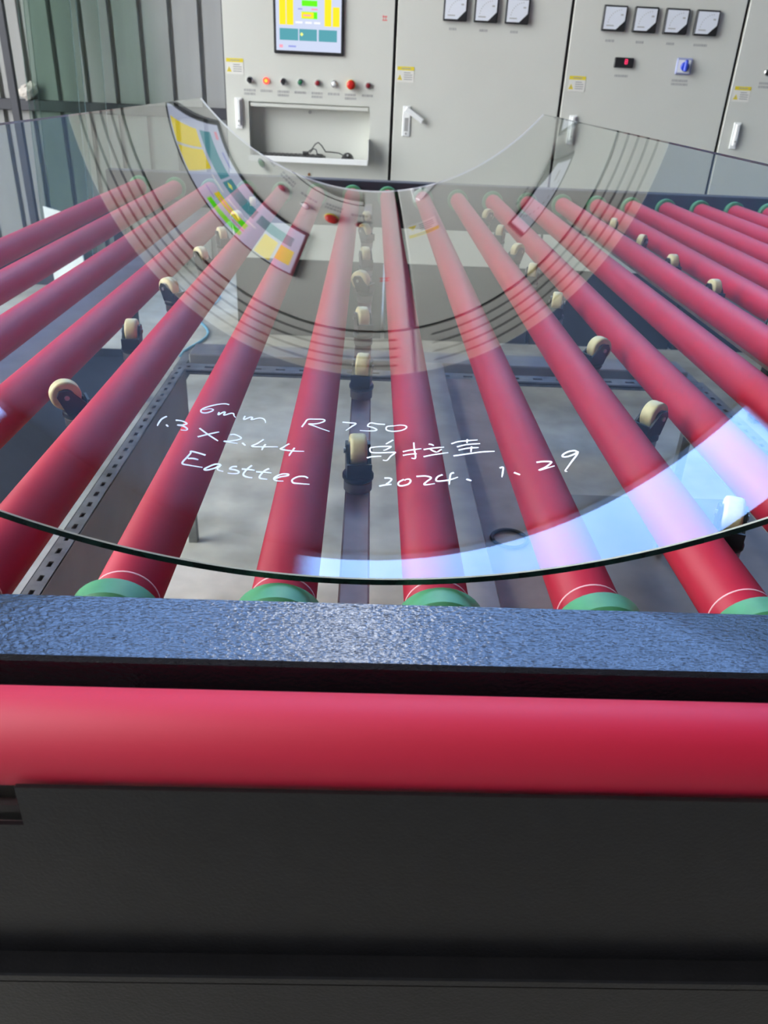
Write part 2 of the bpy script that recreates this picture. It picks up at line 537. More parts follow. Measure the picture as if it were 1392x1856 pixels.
for sx in (-1, 1):
    pa = [(-0.015, ZB + 0.021), (0.013, ZB + 0.021), (CO + 0.012, wz + 0.001), (CO + 0.008, wz + 0.009), (CO - 0.004, wz + 0.009), (-0.012, wz - 0.010)]
    x0, x1 = (0.0108, 0.0140) if sx > 0 else (-0.0140, -0.0108)
    n = len(pa)
    A = fk.pts([(x0, y, z) for y, z in pa]); B = fk.pts([(x1, y, z) for y, z in pa])
    fk.face(range(A + n - 1, A - 1, -1)); fk.face(range(B, B + n))
    for i in range(n):
        j = (i + 1) % n
        fk.face((A + i, A + j, B + j, B + i))
fk.box(-0.0140, 0.0140, -0.0165, -0.0135, ZB + 0.021, wz - 0.006)
fk.build('fork', M['caster_black'], cp)
wh = MB()
wh.lathe((-0.0095, CO, wz), (1, 0, 0), [(0.006, 0.0), (CR - 0.003, 0.0), (CR - 0.0008, 0.0012), (CR, 0.004), (CR, 0.015), (CR - 0.0008, 0.0178), (CR - 0.003, 0.019), (0.006, 0.019)], 32)
wl = wh.build('wheel', M['caster'], cp)
hb = MB()
hb.lathe((-0.0098, CO, wz), (1, 0, 0), [(0.0, 0.0), (0.0105, 0.0), (0.0105, 0.0196), (0.0, 0.0196)], 24, smooth=False)
hb.build('hub', M['post'], wl)
MB().cyl((-0.0165, CO, wz), (1, 0, 0), 0.0032, 0.033, 12).build('axle_bolt', M['steel'], cp)
first = True
names = {0: 'central caster bar', 1: "inner bar, screen cabinet's side", 2: "inner bar, meter cabinets' side", 3: 'outer caster bar'}
for q, (kind, bx, pos) in enumerate(ROWS):
    bar = MB().box(bx - 0.0145, bx + 0.0145, -0.040, 2.6315, ZB - 0.03, ZB, bev=0.002)
    b = bar.build('caster_bar', M['bar'], None, (bx, 1.3, ZB - 0.03))
    tag(b, ['mauve-grey steel bar carrying casters under the lowest line of the bent glass',
            "mauve-grey steel bar carrying casters between red rollers on the control-screen cabinet's side",
            "mauve-grey steel bar carrying casters under the glass on the meter cabinets' side",
            'mauve-grey steel bar carrying casters between red rollers beyond the bent glass'][q], 'bar', 'bars that carry the casters')
    for i, (py, rz) in enumerate(pos):
        cc = cp if first else copy_tree(cp)
        first = False
        cc.location = (bx, py + (-0.008 if abs(rz) < 0.6 else 0), ZB)
        cc.rotation_euler = (0, 0, rz)
        cc['label'] = 'cream caster, %s from the black front beam, on the %s' % (ORD[i], names[q])
        cc['group'] = 'casters on the ' + ['central bar', 'screen-side inner bar', 'meter-side inner bar', 'outer bar'][q]

# ------------------------------------------------------------------ under the bed
def slotted(mb, p, d, length, wd, nslot):
    """Flat strip with real slots from p along d (x or y), plus the down-turned flange of the angle."""
    pitch = length / nslot
    t = 0.003
    def bx(a0, a1, b0, b1, z0, z1):
        if d == 'y':
            mb.box(p[0] + b0, p[0] + b1, p[1] + a0, p[1] + a1, z0, z1)
        else:
            mb.box(p[0] + a0, p[0] + a1, p[1] + b0, p[1] + b1, z0, z1)
    bx(0, length, 0, wd * 0.36, p[2] - t, p[2])
    bx(0, length, wd * 0.64, wd, p[2] - t, p[2])
    for i in range(nslot):
        bx(i * pitch + pitch * 0.2, i * pitch + pitch * 0.8, wd * 0.36, wd * 0.64, p[2] - t, p[2])
    bx(0, length, wd, wd + t, p[2] - 0.03, p[2])


sf = thing('slotted_frame', (0.2, 0.8, 0), 'grey slotted-angle steel frame with rows of punched holes under the rollers', 'frame')
ZS = H - 0.35
m_ = MB(); slotted(m_, (-0.510, 0.10, ZS), 'y', 1.45, 0.027, 36); m_.build('slotted_rail', M['galv'], sf)
m_ = MB(); slotted(m_, (0.900, 0.10, ZS), 'y', 1.45, 0.034, 34); m_.build('slotted_rail', M['galv'], sf)
m_ = MB(); slotted(m_, (-0.484, 1.500, ZS + 0.001), 'x', 1.40, 0.046, 22); m_.build('slotted_cross_rail', M['galv'], sf)
MB().box(-0.484, 0.90, 1.57, 1.67, ZS - 0.02, ZS + 0.02, bev=0.003).build('cross_beam', M['rail'], sf)
for xa in (-0.515, 0.905):
    MB().box(xa, xa + 0.025, 1.515, 1.540, 0, ZS - 0.003).build('post', M['galv'], sf)
    MB().box(xa, xa + 0.025, 1.540, 1.66, ZS - 0.03, ZS - 0.003).build('corner_plate', M['galv'], sf)

for xa, xp in ((-0.516, -0.4825), (0.904, 0.8965)):
    MB().box(xa, xa + 0.026, 0.10, 1.50, ZS - 0.009, ZS - 0.006).build('slot_dark_strip', M['black'], sf)  # black strip added below the slots so the holes look dark
    MB().box(xp, xp + 0.003, 0.10, 1.50, ZS - 0.14, ZS).build('side_plate', M['plate'], sf)
MB().box(-0.48, 0.89, 1.508, 1.540, ZS - 0.009, ZS - 0.006).build('slot_dark_strip', M['black'], sf)
# two lengthwise rails just below the rollers
for q, xa in enumerate((-0.640, 0.985)):
    o = MB().box(xa, xa + 0.055, -0.040, 2.6315, H - 0.149, H - 0.105, bev=0.003).build('frame_rail', M['rail'], None, (xa, 1.3, H - 0.15))
    tag(o, ["flat grey steel rail between red rollers on the control-screen cabinet's side",
            "flat grey steel rail between red rollers on the meter cabinets' side"][q], 'rail', 'grey lengthwise rails')

# beige floor channel with a brown cover plate
ch = thing('cable_channel', (0.22, 0.7, 0), 'beige steel channel with brown cover plate running under the rollers', 'channel')
MB().box(0.150, 0.205, -0.03, 1.50, ZS + 0.02, ZS + 0.045, bev=0.002).build('flange', M['channel'], ch)
MB().box(0.205, 0.310, -0.03, 1.46, ZS + 0.004, ZS + 0.016, bev=0.002).build('cover_plate', M['channel_dark'], ch)
for ya in (0.0, 0.70, 1.44):
    MB().box(0.155, 0.200, ya, ya + 0.05, 0.0, ZS + 0.02).build('leg', M['channel_dark'], ch)
fp = tag(MB().box(0.43, 2.3, 0.3, 1.9, 0.001, 0.007, bev=0.001).build('floor_dark_sheet', M['floor_dark_sheet'], None, (1.3, 1.1, 0)), "dark brown sheet added to darken the floor on the meter cabinets' side", 'plate')  # thin sheet added where the floor shows darker
rg = MB()
NU, NW = 32, 10
base = rg.pts([(0.255 + (0.030 + 0.003 * math.cos(w_)) * math.cos(t), 0.635 + (0.030 + 0.003 * math.cos(w_)) * math.sin(t), ZS + 0.0195 + 0.003 * math.sin(w_))
               for t in [2 * math.pi * i / NU for i in range(NU)] for w_ in [2 * math.pi * k / NW for k in range(NW)]])
for i in range(NU):
    for k in range(NW):
        i2, k2 = (i + 1) % NU, (k + 1) % NW
        rg.face((base + i * NW + k, base + i2 * NW + k, base + i2 * NW + k2, base + i * NW + k2), 0, True)
tag(rg.build('rubber_ring', M['black'], None, (0.255, 0.635, ZS + 0.016)), 'small black rubber ring lying on the brown channel cover plate', 'ring')
hz = MB().tube([tuple(p) for p in [Vector((-0.98, 4.60, 0.008)).lerp(Vector((-0.86, 3.25, 0.008)), i / 20) + Vector((0.05 * math.sin(i * 0.55), 0, 0)) for i in range(21)]], 0.007)
tag(hz.build('air_hose', M['hose'], None, (-1.1, 3.6, 0)), 'thin pale blue air hose lying on the concrete floor under the rollers', 'hose')
dt = thing('drip_tray', (-1.5, 2.0, 0), 'dark navy sheet-metal drip tray on the floor beside the slotted frame', 'tray')
MB().box(-2.2, -1.0, 0.9, 3.2, 0.002, 0.012).build('tray_bottom', M['tray'], dt)
for q in ((-2.2, -2.19, 0.9, 3.2), (-1.01, -1.0, 0.9, 3.2), (-2.19, -1.01, 0.9, 0.91), (-2.19, -1.01, 3.19, 3.2)):
    MB().box(*q, 0.012, 0.05).build('tray_wall', M['tray'], dt)

# ------------------------------------------------------------------ the bent glass
GR, GT, GZ, GL = 0.75, 0.006, H + 0.0035, 2.44
HALF = 0.65 / GR
g = MB()
NS, NV = 160, 24


def gp(t, y, off=0.0):
    return ((GR + off) * math.sin(t), y, GZ + GR - (GR + off) * math.cos(t))


ts = [-HALF + 2 * HALF * i / NS for i in range(NS + 1)]
ch_ = 0.0009
ysv = [ch_ + (GL - 0.004 - ch_) * j / NV for j in range(NV + 1)]
for off, flip in ((0.0, False), (GT, True)):
    yv = ysv if off == 0 else [GL * j / NV for j in range(NV + 1)]
    base = g.pts([gp(t, y, off) for y in yv for t in ts])
    for j in range(NV):
        for i in range(NS):
            q = [base + j * (NS + 1) + i, base + j * (NS + 1) + i + 1, base + (j + 1) * (NS + 1) + i + 1, base + (j + 1) * (NS + 1) + i]
            g.face(q[::-1] if flip else q, 4 if flip else 0, True)


def strip(A, B, mi):
    a = g.pts(A); b = g.pts(B)
    for i in range(len(A) - 1):
        g.face((a + i, a + i + 1, b + i + 1, b + i), mi, True)


strip([gp(t, 0, GT) for t in ts], [gp(t, 0, ch_) for t in ts], 1)
strip([gp(t, 0, ch_) for t in ts], [gp(t, ch_, 0) for t in ts], 2)
strip([gp(t, GL, 0.002) for t in ts], [gp(t, GL, GT) for t in ts], 3)
strip([gp(t, GL - 0.004, 0) for t in ts], [gp(t, GL, 0.002) for t in ts], 3)
for t in (-HALF, HALF):
    strip([gp(t, y, GT) for y in (0, GL)], [gp(t, y, 0) for y in (0, GL)], 1)
glass = g.build('bent_glass', [M['glass'], M['glass_edge'], M['arris'], M['far_edge_lit'], M['glass_under']], None, (0, 1.2, H))
tag(glass, 'long clear bent glass sheet with white handwriting, curved like a trough over the red rollers', 'glass')

# white marker handwriting on the upper face: (arc length, depth) in tenths of a millimetre
INK = {
    'six_mm': [[(-1575,3219), (-1622,3218), (-1693,3153), (-1768,3047), (-1821,2938), (-1832,2860), (-1806,2826), (-1760,2857), (-1721,2936), (-1716,2982), (-1755,2977), (-1815,2907)], [(-1644,2950), (-1641,2876), (-1602,2977), (-1583,2982), (-1583,2901), (-1518,2993), (-1489,2992), (-1478,2946), (-1454,2907)], [(-1362,3003), (-1361,2899), (-1305,2995), (-1278,2997), (-1281,2937), (-1201,3022), (-1154,3016), (-1130,2967), (-1122,2920)]],
    'width': [[(-2121,2494), (-2150,2405), (-2157,2304), (-2154,2212)], [(-2082,2298), (-2056,2264)], [(-2020,2462), (-1962,2485), (-1902,2458), (-1931,2397), (-1979,2363), (-1919,2373), (-1872,2336), (-1877,2291), (-1927,2267)]],
    'length': [[(-1761,2424), (-1648,2320), (-1532,2226)], [(-1738,2211), (-1650,2334), (-1558,2447)], [(-1437,2437), (-1397,2464), (-1342,2438), (-1318,2403), (-1352,2340), (-1429,2271), (-1474,2248), (-1413,2249), (-1335,2263)], [(-1290,2299), (-1252,2250)], [(-1088,2475), (-1141,2345), (-1186,2265), (-1142,2262), (-1024,2310), (-922,2347)], [(-1055,2364), (-1070,2282), (-1076,2211)], [(-814,2467), (-866,2357), (-892,2303), (-835,2292), (-735,2299), (-643,2319)], [(-749,2379), (-775,2251), (-788,2165)]],
    'name': [[(-1590,1847), (-1657,1858), (-1734,1857), (-1731,1816), (-1745,1712), (-1761,1569), (-1691,1563), (-1569,1580)], [(-1734,1691), (-1688,1717), (-1636,1718)], [(-1411,1696), (-1433,1718), (-1475,1692), (-1519,1618), (-1547,1552), (-1517,1548), (-1461,1614), (-1417,1693), (-1433,1619), (-1411,1590), (-1370,1588)], [(-1261,1741), (-1304,1717), (-1319,1663), (-1273,1664), (-1229,1643), (-1235,1601), (-1282,1576), (-1327,1570)], [(-1126,1823), (-1156,1738), (-1180,1623), (-1168,1576), (-1131,1559), (-1086,1563)], [(-1210,1709), (-1153,1720), (-1084,1725)], [(-954,1812), (-993,1745), (-1023,1616), (-1007,1575), (-944,1578)], [(-1069,1699), (-1001,1715), (-920,1724)], [(-878,1611), (-821,1668), (-761,1711), (-758,1746), (-815,1730), (-867,1667), (-883,1605), (-851,1573), (-789,1586)], [(-561,1708), (-593,1735), (-661,1711), (-707,1634), (-690,1574), (-626,1572), (-534,1580)]],
    'radius': [[(-718,2956), (-694,3079), (-668,3190), (-596,3220), (-494,3239), (-475,3199), (-522,3128), (-587,3081), (-648,3064), (-583,3024), (-490,2962), (-404,2911)], [(-269,3206), (-195,3201), (-114,3191), (-158,3098), (-222,2973)], [(223,3186), (138,3198), (57,3223), (23,3132), (80,3093), (125,3037), (103,2999), (24,2988), (-66,2994)], [(320,3142), (251,3128), (233,3070), (249,3012), (316,2984), (407,3010), (465,3079), (456,3144), (389,3164), (308,3137)]],
    'country': [[(307,2744), (266,2688), (225,2633)], [(57,2531), (152,2562), (264,2570), (274,2551), (223,2484), (195,2470)], [(57,2531), (51,2477), (68,2412), (151,2402), (305,2418), (316,2399), (270,2314), (230,2217), (187,2223)], [(20,2266), (74,2300), (172,2317)], [(404,2429), (483,2465), (607,2495)], [(531,2665), (529,2502), (534,2317), (523,2254), (488,2269)], [(401,2337), (468,2360), (551,2373)], [(691,2608), (724,2590), (742,2560)], [(628,2471), (729,2494), (852,2503)], [(695,2485), (724,2428), (765,2383)], [(820,2454), (771,2390)], [(617,2289), (718,2325), (884,2357)], [(936,2577), (1030,2618), (1225,2609)], [(1118,2657), (1104,2559)], [(989,2485), (1098,2519), (1241,2508)], [(997,2395), (1099,2425), (1213,2409)], [(1142,2460), (1121,2322)], [(931,2265), (1073,2282), (1227,2295), (1365,2272)]],
    'year': [[(198,1801), (244,1802), (270,1772), (237,1699), (212,1676)], [(145,1624), (206,1650), (267,1666)], [(393,1770), (340,1710), (336,1650), (368,1631), (430,1663), (458,1729), (444,1775), (408,1765), (402,1743)], [(519,1829), (602,1834), (657,1805), (660,1771), (615,1707), (587,1653), (611,1640), (694,1658)], [(784,1844), (735,1808), (710,1742), (727,1706), (810,1711), (873,1731), (932,1767)], [(901,1873), (867,1848), (848,1746), (832,1618)], [(1008,1707), (1054,1664)]],
    'day': [[(1362,1869), (1396,1875), (1378,1770), (1354,1666)], [(1484,1731), (1532,1664)], [(1731,1872), (1802,1864), (1868,1828), (1856,1791), (1796,1734), (1725,1695), (1790,1706), (1884,1727)], [(2152,1915), (2134,1961), (2071,1968), (2013,1932), (1999,1889), (2040,1865), (2118,1889), (2158,1922), (2128,1852), (2060,1749), (1991,1638), (1957,1582), (1974,1561)]],
}


def smooth(P, n=5):
    if len(P) < 3:
        return [Vector(P[0]).lerp(Vector(P[-1]), i / 4) for i in range(5)]
    Q = [P[0]] + P + [P[-1]]
    out = []
    for i in range(1, len(Q) - 2):
        p0, p1, p2, p3 = (Vector(q) for q in Q[i - 1:i + 3])
        for k in range(n):
            t = k / n
            out.append(0.5 * ((2 * p1) + (p2 - p0) * t + (2 * p0 - 5 * p1 + 4 * p2 - p3) * t * t + (3 * p1 - p0 - 3 * p2 + p3) * t ** 3))
    out.append(Vector(P[-1]))
    return out


for word, strokes in INK.items():
    mb = MB()
    for s_ in strokes:
        P = smooth([(u / 1e4, v / 1e4) for u, v in s_])
        n = len(P)
        L_, R_ = [], []
        for i, p in enumerate(P):
            d = (P[min(i + 1, n - 1)] - P[max(i - 1, 0)])
            d = d.normalized() if d.length > 1e-9 else Vector((1, 0))
            wd = 0.00088 * (1.0 if i < n * 0.7 else 1.0 - 0.55 * (i - n * 0.7) / (n * 0.3))
            # the marker nib is a little taller than wide along the sheet
            nx, ny = -d.y * wd, d.x * wd * 1.7
            L_.append((p.x + nx, p.y + ny)); R_.append((p.x - nx, p.y - ny))
        for off, rev in ((-0.00035, False), (-0.00005, True)):
            A = mb.pts([gp(u / GR, v, off) for u, v in L_]); B = mb.pts([gp(u / GR, v, off) for u, v in R_])
            for i in range(n - 1):
                q = (A + i, A + i + 1, B + i + 1, B + i)
                mb.face(q if rev else q[::-1])
    o = mb.build('handwriting', M['ink'], glass)
    o['label'] = {'six_mm': 'white handwritten 6mm', 'width': 'white handwritten 1.3', 'length': 'white handwritten X2.44', 'name': 'white handwritten word Easttec',
                  'radius': 'white handwritten R750', 'country': 'white handwritten Chinese characters', 'year': 'white handwritten 2024', 'day': 'white handwritten 1. 29'}[word]

# ------------------------------------------------------------------ control cabinets
CY = 3.67
CX = [-0.700, 0.0915, 0.8875, 1.6800, 2.474]
CZ0, CZ1, CZD = H - 0.50, H + 1.11, H + 0.855


def sticker(par, x, z, wd=0.078, ht=0.064):
    s = MB()
    y = CY - 0.0012
    s.box(x, x + wd, y, CY, z - ht, z, 0)
    s.box(x, x + wd, y - 0.0003, y, z - ht * 0.24, z, 1)
    tx, tz, q = x + wd * 0.16, z - ht * 0.86, wd * 0.15
    s.prism([(tx - q, tz), (tx + q, tz), (tx, tz + q * 1.9)], y - 0.0004, y, 1)
    s.prism([(tx - q * .12, tz + q * .25), (tx + q * .25, tz + q * .85), (tx, tz + q * .85), (tx + q * .1, tz + q * 1.45), (tx - q * .3, tz + q * .75), (tx, tz + q * .75)], y - 0.0006, y - 0.0004, 2)
    for k in range(4):
        s.box(x + wd * 0.40, x + wd * (0.9 if k else 0.8), y - 0.0003, y, z - ht * (0.42 + 0.14 * k), z - ht * (0.36 + 0.14 * k), 2)
    s.box(x + wd * 0.25, x + wd * 0.8, y - 0.0005, y - 0.0003, z - ht * 0.15, z - ht * 0.09, 2)
    return s.build('warning_sticker', [M['sticker'], M['yellow'], M['grey']], par)


def latch(par, x0, x1, z0, z1, open_=False):
    y = CY
    pl = MB().box(x0, x1, y - 0.006, y, z0, z1, bev=0.002).build('latch_plate', M['white'], par)
    cx = (x0 + x1) / 2
    if open_:
        lv = MB()
        lv.box(cx - 0.012, cx + 0.012, y - 0.026, y - 0.008, z1 - 0.105, z1 - 0.006, bev=0.003, rot=Matrix.Rotation(math.radians(-58), 3, 'Y'), piv=(cx, y - 0.012, z1 - 0.014))
        lv.build('lever', M['white'], pl)
        MB().box(cx - 0.009, cx + 0.009, y - 0.0072, y - 0.006, z0 + 0.022, z1 - 0.05).build('latch_recess', M['grey'], pl)
    else:
        MB().box(cx - 0.009, cx + 0.009, y - 0.020, y - 0.006, z0 + 0.014, z1 - 0.006, bev=0.003).build('lever', M['white'], pl)
    MB().cyl((cx, y - 0.0225, z0 + 0.034) if not open_ else (cx, y - 0.0095, z0 + 0.012), (0, 1, 0), 0.0045, 0.003, 12).build('lock', M['grey'], pl)
    return pl


def print_lines(par, x, z, wd, rows=1):
    s = MB()
    for k in range(rows):
        x_ = x - wd / 2
        while x_ < x + wd / 2 - 0.003:
            ww = random.choice((0.004, 0.006, 0.009))
            s.box(x_, min(x_ + ww, x + wd / 2), CY - 0.0006, CY, z - 0.010 - k * 0.015, z - k * 0.015)
            x_ += ww + 0.002
    return s.build('printed_caption', M['grey'], par)


def cabinet(i, label):
    xa, xb = CX[i], CX[i + 1]
    c = thing('control_cabinet', ((xa + xb) / 2, CY + 0.25, 0), label, 'cabinet', 'row of control cabinets')
    MB().box(xa, xb, CY + 0.05 if i else CY + 0.16, CY + 0.55, CZ0, CZ1, bev=0.002).build('body', M['cabinet'], c)
    MB().box(xa + 0.01, xb - 0.01, CY + 0.03, CY + 0.53, 0, CZ0, bev=0.002).build('plinth', M['black'], c)
    if i:
        MB().box(xa, xb, CY + 0.022, CY + 0.05, CZ0, CZ1).build('door_gap_shade', M['black'], c)  # black sheet behind the door paints the shade of its gaps
    h = MB().box(xa + 0.002, xb - 0.002, CY + 0.002, CY + 0.022 if i else CY + 0.16, CZD + 0.014, CZ1, bev=0.002).build('header', M['cabinet'], c)
    for k in range(4):
        z = CZD + 0.052 + k * 0.048
        MB().box(xa + 0.03, xb - 0.03, CY - 0.002, CY + 0.002, z, z + 0.010).build('vent_slot', M['slot'], h)  # grey strip: the shade of a louvre slot is put into its colour
    return c


def door(c, i):
    return MB().box(CX[i] + 0.0075, CX[i + 1] - 0.0075, CY, CY + 0.022, CZ0 + 0.01, CZD, bev=0.002).build('door', M['cabinet'], c)


def meter(c, x, z, wd=0.107, ht=0.100):
    y = CY
    o = MB().box(x, x + wd, y - 0.018, y, z - ht, z, bev=0.003).build('panel_meter', M['black'], c)
    b = 0.007
    x0, x1, z0, z1 = x + b, x + wd - b, z - ht + b, z - b
    d = MB()
    d.prism([(x0, z0), (x1 - 0.036, z0), (x1, z0 + 0.034), (x1, z1), (x0, z1)], y - 0.0192, y - 0.018, 0)
    pc = (x1 - 0.018, z0 + 0.018)
    for k in range(9):
        a = math.radians(95 + k * 9.5)
        for r0 in (0.058,):
            px, pz = pc[0] + r0 * math.cos(a), pc[1] + r0 * math.sin(a)
            d.box(px - 0.0014, px + 0.0014, y - 0.0196, y - 0.0192, pz - 0.0022, pz + 0.0022, 1)
    d.box(x0 + 0.012, x0 + 0.046, y - 0.0196, y - 0.0192, z0 + 0.012, z0 + 0.0165, 1)
    d.box(x1 - 0.022, x1 - 0.010, y - 0.0196, y - 0.0192, z1 - 0.032, z1 - 0.026, 1)
    d.build('dial', [M['dial'], M['grey']], o)
    return o


def button(c, x, z, kind):
    y = CY
    ring = {'sel': 'chrome', 'lit': 'lit', 'green': 'chrome', 'red': 'grey', 'white': 'chrome', 'stop': 'yellow', 'dred': 'grey'}[kind]
    r = 0.021 if kind == 'stop' else 0.0145
    o = MB().lathe((x, y, z), (0, -1, 0), [(r, 0), (r, 0.006), (r - 0.002, 0.008), (0, 0.008)], 24, smooth=False).build(
        {'sel': 'selector_switch', 'stop': 'emergency_stop', 'lit': 'indicator_lamp'}.get(kind, 'push_button'), M[ring], c)
    if kind == 'sel':
        k = MB()
        k.cyl((x, y - 0.008, z), (0, -1, 0), 0.010, 0.006, 20, bev=0.001)
        k.box(x - 0.0042, x + 0.0042, y - 0.026, y - 0.012, z - 0.013, z + 0.010, bev=0.0015, rot=Matrix.Rotation(math.radians(-25), 3, 'Y'), piv=(x, y, z))
        k.build('knob', M['black'], o)
    elif kind == 'stop':
        MB().lathe((x, y - 0.008, z), (0, -1, 0), [(0.010, 0), (0.010, 0.010), (0.0185, 0.012), (0.020, 0.018), (0.0185, 0.025), (0.010, 0.028), (0, 0.0285)], 24).build('button_cap', M['estop'], o)
    else:
        mm = {'lit': 'lit_core', 'green': 'btn_green', 'red': 'btn_red', 'white': 'white', 'dred': 'btn_red'}[kind]
        rr = 0.007 if kind == 'lit' else 0.0105
        MB().lathe((x, y - 0.008, z), (0, -1, 0), [(rr, 0), (rr, 0.006), (rr - 0.002, 0.008), (0, 0.0085)], 20).build('button_cap', M[mm], o)
    return o


# cabinet with the screen and the keyboard tray
c0 = cabinet(0, 'warm white control cabinet with a screen, a row of buttons and a keyboard recess')
xa, xb = CX[0] + 0.0075, CX[1] - 0.0075
OX0, OX1, OZ0, OZ1 = -0.588, -0.015, H - 0.020, H + 0.227
dm = MB()
dm.box(xa, OX0, CY, CY + 0.022, CZ0 + 0.01, CZD)
dm.box(OX1, xb, CY, CY + 0.022, CZ0 + 0.01, CZD)
dm.box(OX0, OX1, CY, CY + 0.022, OZ1, CZD)
dm.box(OX0, OX1, CY, CY + 0.022, CZ0 + 0.01, OZ0)
d0 = dm.build('door', M['cabinet'], c0)
se = MB()
for a_, b_ in ((CX[0], OX0 - 0.01), (OX1 + 0.01, CX[1])):
    se.box(a_, b_, CY + 0.022, CY + 0.16, CZ0, CZ1 - 0.25)
se.box(OX0 - 0.01, OX1 + 0.01, CY + 0.022, CY + 0.16, OZ1 + 0.012, CZ1 - 0.25)
se.box(OX0 - 0.01, OX1 + 0.01, CY + 0.022, CY + 0.16, CZ0, OZ0 - 0.012)
se.build('door_gap_shade', M['black'], c0)
rc = MB()
rc.box(OX0 - 0.006, OX1 + 0.006, CY + 0.070, CY + 0.075, OZ0 - 0.006, OZ1 + 0.006)
rc.box(OX0 - 0.006, OX0 - 0.001, CY + 0.0225, CY + 0.070, OZ0 - 0.006, OZ1 + 0.006)
rc.box(OX1 + 0.001, OX1 + 0.006, CY + 0.0225, CY + 0.070, OZ0 - 0.006, OZ1 + 0.006)
rc.box(OX0 - 0.001, OX1 + 0.001, CY + 0.0225, CY + 0.070, OZ1 + 0.001, OZ1 + 0.006)
rc.build('keyboard_recess', M['cabinet'], c0)
MB().box(OX0 + 0.008, OX1 - 0.006, CY + 0.004, CY + 0.018, OZ1 - 0.021, OZ1 - 0.005, bev=0.002).build('folded_flap', M['cabinet'], c0)
ft = MB()
ft.box(OX0 + 0.002, OX1 - 0.002, CY - 0.075, CY + 0.066, OZ0 + 0.000, OZ0 + 0.006)
ft.box(OX0 + 0.002, OX1 - 0.002, CY - 0.081, CY - 0.075, OZ0 - 0.004, OZ0 + 0.022, bev=0.002)
ft.build('keyboard_tray', M['white'], c0)
MB().prism([(OX1 - 0.004, OZ0 + 0.006), (OX1 - 0.001, OZ0 + 0.006), (OX1 - 0.001, OZ0 + 0.11), (OX1 - 0.004, OZ0 + 0.10)], CY - 0.07, CY + 0.02).build('tray_stay', M['white'], c0)
MB().cyl((-0.303, CY + 0.069, H + 0.190), (0, -1, 0), 0.008, 0.006, 16).build('lock', M['grey'], c0)
MB().cyl((-0.303, CY, H - 0.081), (0, -1, 0), 0.007, 0.004, 14).build('screw', M['brass'], c0)
mo = MB().box(-0.462, -0.143, CY - 0.012, CY, H + 0.428, H + 0.660, bev=0.004).build('monitor', M['black'], c0)
sy = CY - 0.0125
sc = MB()


def sr(x0, x1, z0, z1, mi, lift=1):
    sc.box(x0, x1, sy - 0.0002 * lift, sy, H + z0, H + z1, mi)


sr(-0.450, -0.155, 0.441, 0.651, 0)
for x0, x1, z0, z1 in ((-0.434, -0.405, 0.542, 0.646), (-0.402, -0.371, 0.542, 0.646), (-0.231, -0.200, 0.542, 0.646), (-0.194, -0.163, 0.542, 0.617)):
    sr(x0, x1, z0, z1, 1, 2)
sr(-0.333, -0.263, 0.616, 0.638, 2, 2)
sr(-0.335, -0.263, 0.568, 0.595, 2, 2)
sr(-0.335, -0.280, 0.570, 0.593, 1, 3)
for x0, x1 in ((-0.434, -0.350), (-0.345, -0.265), (-0.257, -0.174)):
    sr(x0, x1, 0.482, 0.528, 3, 2)
sc.prism([(-0.342, H + 0.507), (-0.334, H + 0.499), (-0.326, H + 0.507), (-0.334, H + 0.515)], sy - 0.0006, sy, 5)
for x0, x1, z0, z1, mi in ((-0.362, -0.330, 0.549, 0.557, 4), (-0.318, -0.288, 0.549, 0.557, 4), (-0.278, -0.250, 0.549, 0.557, 4),
                           (-0.350, -0.330, 0.602, 0.607, 6), (-0.290, -0.262, 0.602, 0.608, 7), (-0.436, -0.420, 0.452, 0.464, 7),
                           (-0.395, -0.360, 0.455, 0.462, 6), (-0.326, -0.292, 0.578, 0.584, 7), (-0.305, -0.285, 0.642, 0.647, 6)):
    sr(x0, x1, z0, z1, mi, 3.5)
sc.build('screen', [SCR[k] for k in ('bg', 'yellow', 'green', 'teal', 'white', 'lime', 'blue', 'pink')], mo)
for x, kind in zip((-0.579, -0.502, -0.422, -0.343, -0.263, -0.186, -0.106, -0.026), ('sel', 'lit', 'sel', 'green', 'red', 'white', 'stop', 'dred')):
    button(c0, x, H + 0.315, kind)
    print_lines(c0, x, H + 0.278, 0.055, 2 if kind in ('sel', 'stop', 'red') else 1)
latch(c0, -0.651, -0.617, H + 0.108, H + 0.241)
sticker(c0, -0.684, H + 0.400)
rm = MB()
for q in ((0.030, 0.590, 0.022), (0.030, 0.576, 0.022)):
    rm.box(q[0], q[0] + q[2], CY - 0.0005, CY, H + q[1], H + q[1] + 0.004)
rm.box(0.033, 0.036, CY - 0.0005, CY, H + 0.578, H + 0.598).box(0.044, 0.047, CY - 0.0005, CY, H + 0.576, H + 0.596)
rm.build('red_pen_mark', M['red_ink'], c0)

